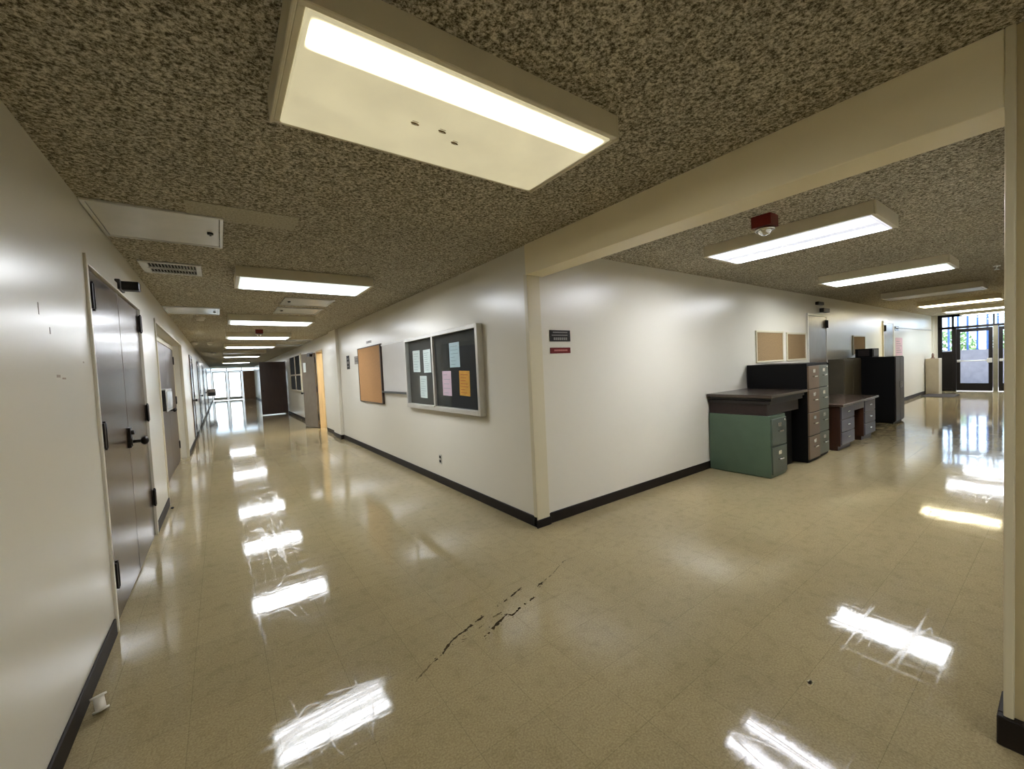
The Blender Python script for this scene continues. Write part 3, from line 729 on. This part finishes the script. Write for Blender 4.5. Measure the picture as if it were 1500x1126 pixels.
sign('y', 12.55, 12.95, 1.98, 2.10, M['steel_door'], 'small grey sign above the pinkish notice on the hall wall', [(2.04, .03, letters(.2, .8, 6))], M['sign_black'])
tag(B(12.55, 17.3, YW-.03, YW, 2.05, 2.08, bev=.004).build('conduit', M['pale_box']), 'thin pale conduit along the hall wall near the glass doors', 'conduit')

# ------------------------------------------------------------------ furniture along the hall wall
def file_cabinet(name, x0, x1, yf, yb_, h, n, body, front, lab, lock=True):
    r = empty(name, ((x0+x1)/2, (yf+yb_)/2, 0), lab, 'filing cabinet')
    B(x0, x1, yf+.018, yb_, .012, h, bev=.004).box(x0+.02, x1-.02, yf+.03, yb_-.02, 0, .02).build('body', body, r)
    dh = (h-.07)/n
    for i in range(n):
        z0 = .045+i*dh; z1 = z0+dh-.012
        d_ = B(x0+.012, x1-.012, yf, yf+.02, z0, z1, bev=.004).build('drawer', front, r)
        xc_ = (x0+x1)/2; zc = z0+dh*.58
        B(xc_-.05, xc_+.05, yf-.028, yf-.016, zc-.03, zc-.012, bev=.003).box(xc_-.05, xc_-.04, yf-.02, yf, zc-.03, zc-.012).box(xc_+.04, xc_+.05, yf-.02, yf, zc-.03, zc-.012).build('handle', M['chrome'], d_)
        m = MB(); m.box(xc_-.045, xc_+.045, yf-.004, yf, zc+.03, zc+.036); m.box(xc_-.045, xc_+.045, yf-.004, yf, zc+.07, zc+.076); m.box(xc_-.045, xc_-.039, yf-.004, yf, zc+.036, zc+.07); m.box(xc_+.039, xc_+.045, yf-.004, yf, zc+.036, zc+.07)
        m.box(xc_-.039, xc_+.039, yf-.002, yf, zc+.036, zc+.07)
        m.build('label_holder', M['chrome'], d_)
    if lock: MB().cyl((x1-.06, yf-.008, h-.07), (x1-.06, yf+.01, h-.07), .012, n=14).build('lock', M['chrome'], r)
    return r
g = file_cabinet('file_cabinet', 2.98, 3.40, -.755, -.0, .745, 2, M['green'], M['green_front'], 'green two-drawer filing cabinet under dark wooden boards')
tag(B(3.46, 3.98, -.60, .0, 0, .745, bev=.004).build('storage_cabinet', M['cab_black']), 'black low cabinet in shadow between green and tan filing cabinets', 'cabinet')
r = empty('wooden_tray', (3.4, -.37, .745), 'shallow reddish wooden tray lying on the green filing cabinet', 'drawer')
B(2.99, 3.92, -.70, -.008, .746, .76).build('bottom_board', M['red_wood'], r)
m = MB(); m.box(2.99, 3.01, -.70, -.008, .76, .885, bev=.002, seg=1); m.box(3.90, 3.92, -.70, -.008, .76, .885, bev=.002, seg=1); m.box(3.01, 3.90, -.70, -.68, .76, .885, bev=.002, seg=1); m.box(3.01, 3.90, -.03, -.008, .76, .885, bev=.002, seg=1)
m.build('sides', M['red_wood'], r)
tag(B(2.965, 3.95, -.74, -.004, .886, .925, bev=.004).build('wooden_board', M['dark_wood']), 'lower of two dark wooden boards stacked over the green cabinet', 'board')
r = empty('tabletop', (3.5, -.38, .926), 'topmost dark wooden tabletop stacked over the green cabinet', 'tabletop')
B(2.93, 4.03, -.775, 0, .962, 1.0, bev=.006).build('top', M['dark_top'], r)
m = B(2.99, 3.98, -.75, -.72, .926, .962).box(2.99, 3.98, -.05, -.02, .926, .962).box(2.99, 3.02, -.72, -.05, .926, .962).box(3.95, 3.98, -.72, -.05, .926, .962)
m.build('apron', M['dark_wood'], r)
file_cabinet('file_cabinet', 4.07, 4.47, -.77, -.0, 1.335, 4, M['cab_black'], M['tan_front'], 'tall filing cabinet with tan drawer fronts and black sides', False)
file_cabinet('file_cabinet', 4.50, 4.89, -.75, -.0, 1.335, 4, M['cab_black'], M['grey_front'], 'tall filing cabinet with grey-green drawer fronts beside the tan one')
# desk
r = empty('desk', (6.0, -.45, 0), 'low brown wooden desk with pale top edge past the filing cabinets', 'desk')
B(5.08, 6.92, -.86, -.08, .665, .70, bev=.006).build('desktop', M['desk_top'], r)
for x0, x1 in ((5.13, 5.75), (6.26, 6.87)):
    p_ = B(x0, x1, -.81, -.12, .07, .664, bev=.003).box(x0+.03, x1-.03, -.77, -.16, 0, .07).build('pedestal', M['desk_wood'], r)
    for i in range(3):
        z0 = .09+i*.19
        d_ = B(x0+.02, x1-.02, -.826, -.81, z0, z0+.178, bev=.003).build('drawer', M['desk_grey'], p_)
    for i in range(3):
        z0 = .09+i*.19
        B((x0+x1)/2-.05, (x0+x1)/2+.05, -.84, -.826, z0+.09, z0+.105, bev=.003).build('handle', M['chrome'], p_)
B(5.75, 6.26, -.82, -.80, .55, .664, bev=.003).build('pencil_drawer', M['desk_grey'], r)
B(5.75, 6.26, -.20, -.18, .25, .664).build('modesty_panel', M['desk_wood'], r)
# taupe cabinet against the wall
r = empty('storage_cabinet', (7.95, -.12, 0), 'taupe cabinet against the wall behind the brown desk', 'cabinet')
B(7.42, 8.50, -.24, .0, .04, 1.33, bev=.004).box(7.45, 8.47, -.22, -.02, 0, .04).build('body', M['taupe'], r)
for x0, x1 in ((7.44, 7.955), (7.965, 8.48)): B(x0, x1, -.252, -.24, .06, 1.31, bev=.003).build('cabinet_door', M['taupe'], r)
# black cabinet pair
r = empty('storage_cabinet', (8.9, -.38, 0), 'tall black cabinet standing out beyond the desk in the hall', 'cabinet')
B(8.56, 9.24, -.745, .0, .03, 1.335, bev=.004).box(8.59, 9.21, -.72, -.03, 0, .03).build('body', M['cab_black'], r)
for x0, x1 in ((8.575, 8.895), (8.905, 9.225)):
    d_ = B(x0, x1, -.762, -.745, .05, 1.32, bev=.003).build('cabinet_door', plain('dark_taupe_enamel', '#2f2823', .45), r)
    xk = x1-.04 if x0 < 8.7 else x0+.04
    B(xk-.008, xk+.008, -.785, -.762, .7, .83, bev=.003).build('handle', M['chrome'], d_)
r = empty('wooden_box', (9.0, -.2, 1.335), 'small dark box with reddish panel standing on the tall black cabinet', 'box')
B(8.70, 9.18, -.38, -.10, 1.335, 1.515, bev=.006).build('box_body', M['cab_black'], r)
B(8.693, 8.70, -.33, -.15, 1.36, 1.49).build('side_panel', M['red_wood'], r)
B(8.76, 9.12, -.388, -.38, 1.36, 1.49).build('front_panel', M['dark_wood'], r)
# pedestal by the glass doors
r = empty('pedestal_cabinet', (16.45, -.14, 0), 'cream upright cabinet beside the far brown glass doors', 'cabinet')
B(16.2, 16.7, -.30, .0, .0, 1.13, bev=.01).build('body', M['ped'], r)
B(16.19, 16.2, -.27, -.03, .06, 1.07, bev=.003).build('front_plate', M['ped'], r)
tag(MB().cyl((16.4, -.14, 1.13), (16.4, -.14, 1.16), .05).cyl((16.4, -.14, 1.16), (16.4, -.14, 1.27), .03).cyl((16.4, -.14, 1.27), (16.4, -.14, 1.30), .018).build('bottle', plain('brown_bottle', '#7d6050', .4)), 'small brown bottle standing on the cream upright cabinet', 'bottle')
tag(B(15.0, 16.15, -.75, -.06, 0, .012, bev=.004, seg=1).build('door_mat', M['mat']), 'dark floor mat before the cream upright cabinet', 'mat')

# ------------------------------------------------------------------ litter on the floor
r = empty('spool', (-2.772, -.265, 0), 'small white plastic spool lying by the near wall baseboard', 'spool')
a = Vector((-2.768, -.285, .013)); b_ = Vector((-2.778, -.262, .066)); u = (b_-a).normalized()
MB().cyl(a, b_, .019).build('core', M['white_plastic'], r)
for p in (a, b_): MB().cyl(p-u*.004, p+u*.004, .028, n=24).build('flange', M['white_plastic'], r)
m = MB()
for i in range(5):
    x, y = -.204+random.uniform(-.012, .012), -2.156+random.uniform(-.006, .006)
    m.box(x-.010, x+.010, y-.006, y+.006, 0, .010, rot=(random.uniform(-.5, .5), 'Z'))
tag(m.build('paper_scrap', M['scrap']), 'small cream scrap lying on the open floor of the hall mouth', 'scrap')
tag(MB().ball((-2.79, 3.34, .012), .016, (1, 1.3, .75), n=12).build('crumb', M['slot']), 'dark crumb on the floor near the double door', 'crumb')
m = MB(); m.box(.18, .21, -.018, -.012, .05, .07)
# ------------------------------------------------------------------ outside
o = struct('ground', B(-16, 60, -60, 110, -.3, -.14), M['ground'])
tag(B(22, 22.25, -9, 6, -.14, 1.33, bev=.01).build('boundary_wall', M['concrete']), 'pale low wall outside the far glass doors of the hall', 'wall')
r = empty('railing_fence', (22.1, -1.5, 1.33), 'blue steel bar fence on the low wall outside the glass doors', 'fence')
for i in range(26):
    y = -5+i*.26
    B(22.08, 22.16, y, y+.055, 1.33, 3.6).build('bar', M['fence'], r)
B(22.07, 22.17, -5.1, 1.8, 3.55, 3.66).build('rail', M['fence'], r)
def shrub(x, y, z, rx, ry, rz, lab, n=900):
    r = empty('shrub', (x, y, -.14), lab, 'shrub', 'shrubs outside the hall')
    m = MB(); rnd = random.Random(int(x*100+y*17))
    for i in range(n):
        th = rnd.uniform(0, 6.283); ph = math.acos(rnd.uniform(-1, 1)); q = rnd.uniform(.6, 1)
        c = Vector((x+rx*q*math.sin(ph)*math.cos(th), y+ry*q*math.sin(ph)*math.sin(th), z+rz*q*math.cos(ph)))
        a_ = Vector((rnd.uniform(-1, 1), rnd.uniform(-1, 1), rnd.uniform(-1, 1))).normalized(); b2 = a_.orthogonal().normalized()
        s = rnd.uniform(.07, .13)
        m.poly([c-a_*s, c+b2*s*.5, c+a_*s, c-b2*s*.5])
    m.build('foliage', M['leaf'], r)
    MB().cyl((x, y, -.14), (x, y, z), .06).build('stem', M['desk_wood'], r)
shrub(25.5, -1.6, 1.4, 1.0, 1.1, 1.1, 'leafy shrub behind the blue bar fence, in line with the nearer door')
shrub(26.0, -3.8, 1.5, 1.1, 1.2, 1.2, 'leafy shrub behind the blue bar fence, in line with the second door')
shrub(25.5, .6, 1.3, 1.0, .9, 1.0, 'leafy shrub behind the blue bar fence, in line with the sidelight')

struct('wall_outside_bounce', B(-14, 9, 47, 47.4, -.14, 2.66, bev=.02), plain('pale_bounce_paint', '#dfe6ec', .9, var=.03), 'added pale wall outside the glazed doors, bouncing sunlight into the long corridor')  # added reflector: throws bluish-white sunlight back through the end doors
# ------------------------------------------------------------------ light
W = bpy.data.worlds.new('sky'); S.world = W; W.use_nodes = True
bg = W.node_tree.nodes['Background']; bg.inputs[0].default_value = (.62, .80, 1.0, 1); bg.inputs[1].default_value = 1.7
sun = bpy.data.lights.new('sun', 'SUN'); sun.energy = 6; sun.angle = .01; sun.color = (1, .97, .93)
so = bpy.data.objects.new('sun', sun); COL.objects.link(so); so.location = (8, -20, 20)
so.rotation_euler = Vector((-.12, .72, -.68)).to_track_quat('-Z', 'Y').to_euler()
def area(name, loc, sx, sy, power, col, rot):
    L = bpy.data.lights.new(name, 'AREA'); L.shape = 'RECTANGLE'; L.size = sx; L.size_y = sy; L.energy = power; L.color = col
    o = bpy.data.objects.new(name, L); o.location = loc; o.rotation_euler = rot; COL.objects.link(o); return o
area('side_room_lamp', (1.4, 9.3, 2.5), 1.2, .6, 45, (1, .93, .8), (0, 0, 0))

# ------------------------------------------------------------------ camera
cam = bpy.data.cameras.new('camera'); co = bpy.data.objects.new('camera', cam); COL.objects.link(co)
Rm = [[.8106, -.0618, .5823], [-.5837, -.0055, .8120], [-.0470, -.9981, -.0405]]
mw = Matrix(((Rm[0][0], -Rm[0][1], -Rm[0][2], -2.2412), (Rm[1][0], -Rm[1][1], -Rm[1][2], -2.8387), (Rm[2][0], -Rm[2][1], -Rm[2][2], 1.46), (0, 0, 0, 1)))
co.matrix_world = mw
cam.sensor_width = 36; cam.sensor_fit = 'HORIZONTAL'; cam.lens = 594.035/1500*36; cam.clip_start = .02; cam.clip_end = 300
S.camera = co
S.view_settings.view_transform = 'Standard'; S.view_settings.look = 'None'; S.view_settings.gamma = 1
S.view_settings.exposure = 1.7; S.view_settings.use_curve_mapping = False
try:
    S.cycles.use_denoising = True; S.cycles.denoiser = 'OPENIMAGEDENOISE'
    S.cycles.max_bounces = 10; S.cycles.diffuse_bounces = 6; S.cycles.glossy_bounces = 5; S.cycles.sample_clamp_indirect = 8
    S.cycles.caustics_reflective = False; S.cycles.caustics_refractive = False
except Exception: pass
